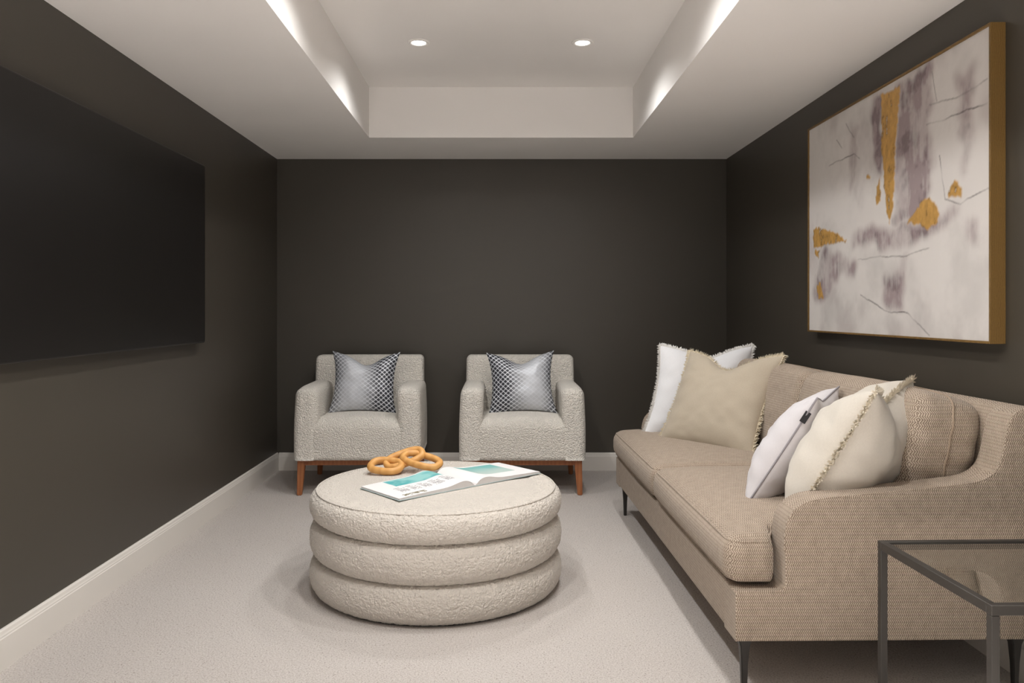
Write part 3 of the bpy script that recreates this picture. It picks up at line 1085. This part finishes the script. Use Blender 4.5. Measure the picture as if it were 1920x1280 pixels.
def seat_cushion(y0, y1, notch_lo, notch_hi):
    w, l, hgt = .90, y1 - y0, .150
    XF = -.024
    def df(v):
        v = v.copy()
        x = v[:, 0] + w / 2           # 0 front .. w back
        s = sstep(x, .146, .176)
        lo, hi = -l / 2, l / 2
        nlo = lo + notch_lo * s; nhi = hi - notch_hi * s
        tt = (v[:, 1] - lo) / l
        v[:, 1] = nlo + tt * (nhi - nlo)
        top = np.clip(v[:, 2] / (hgt / 2), -1, 1)
        cx = 1 - ((x - w / 2) / (w / 2)) ** 4
        cy = 1 - (2 * tt - 1) ** 4
        v[:, 2] += np.where(top > 0, top * .040 * np.clip(cx, 0, 1) * np.clip(cy, 0, 1), -top * -.004)
        v[:, 0] -= .010 * np.clip(1 - x / .2, 0, 1) * np.clip(cy, 0, 1) * (1 - top ** 2)
        return v + np.array([XF + w / 2, (y0 + y1) / 2, .358 + hgt / 2])
    o = soft_box('seat_cushion', (w, l, hgt), .056, M_SOFA, sf, df, 6, (26, 26, 4))
    r = .056
    for zz, nm in ((hgt / 2 - r * .30, 'top'), (-hgt / 2 + r * .30, 'bottom')):
        pts = []
        hx, hy, q = w / 2 - r * .28, l / 2 - r * .28, .045
        for cx, cy, a0 in ((hx - q, hy - q, 0), (-hx + q, hy - q, PI / 2), (-hx + q, -hy + q, PI), (hx - q, -hy + q, 1.5 * PI)):
            for i in range(7):
                a = a0 + PI / 2 * i / 6
                pts.append((cx + q * math.cos(a), cy + q * math.sin(a), zz))
        dense = []
        for a, b in zip(pts, pts[1:] + pts[:1]):
            k = max(1, int(np.hypot(b[0] - a[0], b[1] - a[1]) / .025))
            for i in range(k):
                dense.append([a[j] + (b[j] - a[j]) * i / k for j in range(3)])
        tube('piping', df(np.array(dense)), .0038, M_SOFA, o, 6, True)
    return o


MID = SL / 2
seat_cushion(.012, MID + .002, ARM - .010, 0)
seat_cushion(MID - .002, SL - .012, 0, ARM - .010)


def back_cushion(y0, y1, seed):
    l, th, hh = y1 - y0, .235, .438
    tl = D(13)
    def df(v):
        v = v.copy()
        a = v[:, 1] / (l / 2); b = v[:, 2] / (hh / 2)
        puff = np.clip(1 - np.abs(a) ** 3, 0, 1) * np.clip(1 - np.abs(b) ** 3, 0, 1)
        v[:, 0] += np.sign(v[:, 0]) * puff * .035 * (v[:, 0] < 0)
        v[:, 2] += np.clip(b, 0, 1) * .020 * np.clip(1 - a ** 4, 0, 1)
        v[:, 1] += np.sign(a) * .022 * np.clip(1 - b ** 2, 0, 1) * (np.abs(a) > .7)
        n = fbm(a * 3 + seed, b * 3 + 9, seed, 3) - .5
        v[:, 0] += n * .016 * puff
        wrk = np.sin(b * 17 + seed + np.sin(v[:, 0] * 30)) * np.clip((np.abs(a) - .85) / .15, 0, 1)
        v[:, 1] += np.sign(a) * wrk * .004
        x = v[:, 0] * math.cos(tl) + v[:, 2] * math.sin(tl)
        z = -v[:, 0] * math.sin(tl) + v[:, 2] * math.cos(tl)
        return np.stack([x + .748, v[:, 1] + (y0 + y1) / 2, z + .495 + hh / 2], -1)
    o = soft_box('back_cushion', (th, l, hh), .060, M_SOFA, sf, df, 6, (8, 30, 18))
    pts = []
    hy, hz, q = l / 2 + .001, hh / 2 + .001, .058
    for cy, cz, a0 in ((hy - q, hz - q, 0), (-hy + q, hz - q, PI / 2), (-hy + q, -hz + q, PI), (hy - q, -hz + q, 1.5 * PI)):
        for i in range(7):
            a = a0 + PI / 2 * i / 6
            pts.append((0, cy + q * math.cos(a), cz + q * math.sin(a)))
    dense = []
    for a, b in zip(pts, pts[1:] + pts[:1]):
        k = max(1, int(math.dist(a, b) / .03))
        for i in range(k):
            dense.append([a[j] + (b[j] - a[j]) * i / k for j in range(3)])
    tube('piping', df(np.array(dense)), .004, M_SEAM, o, 6, True)


back_cushion(ARM + .035, MID - .004, 4)
back_cushion(MID + .004, SL - ARM - .02, 6)
for lx, ly in ((.045, .06), (.045, SL - .06), (.93, .06), (.93, SL - .06)):
    bm = bmesh.new()
    rows = [(0.0, .0085, .0085), (.09, .011, .011), (.15, .015, .015), (.172, .022, .019), (.188, .030, .022)]
    rings = [[bm.verts.new((sx * a, sy * b, z)) for sx, sy in ((-1, -1), (1, -1), (1, 1), (-1, 1))] for z, a, b in rows]
    for r0, r1 in zip(rings, rings[1:]):
        for i in range(4):
            bm.faces.new((r0[i], r0[(i + 1) % 4], r1[(i + 1) % 4], r1[i]))
    bm.faces.new(rings[0][::-1]); bm.faces.new(rings[-1])
    bmesh.ops.bevel(bm, geom=[e for e in bm.edges if abs(e.verts[0].co.z - e.verts[1].co.z) > .005], offset=.003, segments=2, affect='EDGES')
    o = from_bm('leg', bm, M_LEG, sf, True, 40)
    o.location = (lx, ly, 0)


# ------------------------------------------------------------------ glass side table
tb = thing('side_table', 'square glass topped side table with dark metal frame in front of the sofa arm', 'side table', (1.137, 1.785, 0), (0, 0, D(1.6)))
TS, TZ, TB_ = .51, .550, .020
for x in (0, TS - TB_):
    for y in (0, TS - TB_):
        box('leg', x, x + TB_, y, y + TB_, 0, TZ - .0245, M_METAL, tb, .0012, 1)
RH = .024
for args in ((0, TS, 0, TB_), (0, TS, TS - TB_, TS), (0, TB_, TB_, TS - TB_), (TS - TB_, TS, TB_, TS - TB_)):
    box('top_rail', *args, TZ - RH, TZ, M_METAL, tb, .0012, 1)
box('glass_top', TB_ - .003, TS - TB_ + .003, TB_ - .003, TS - TB_ + .003, TZ - .012, TZ - .004, M_GLASS, tb)
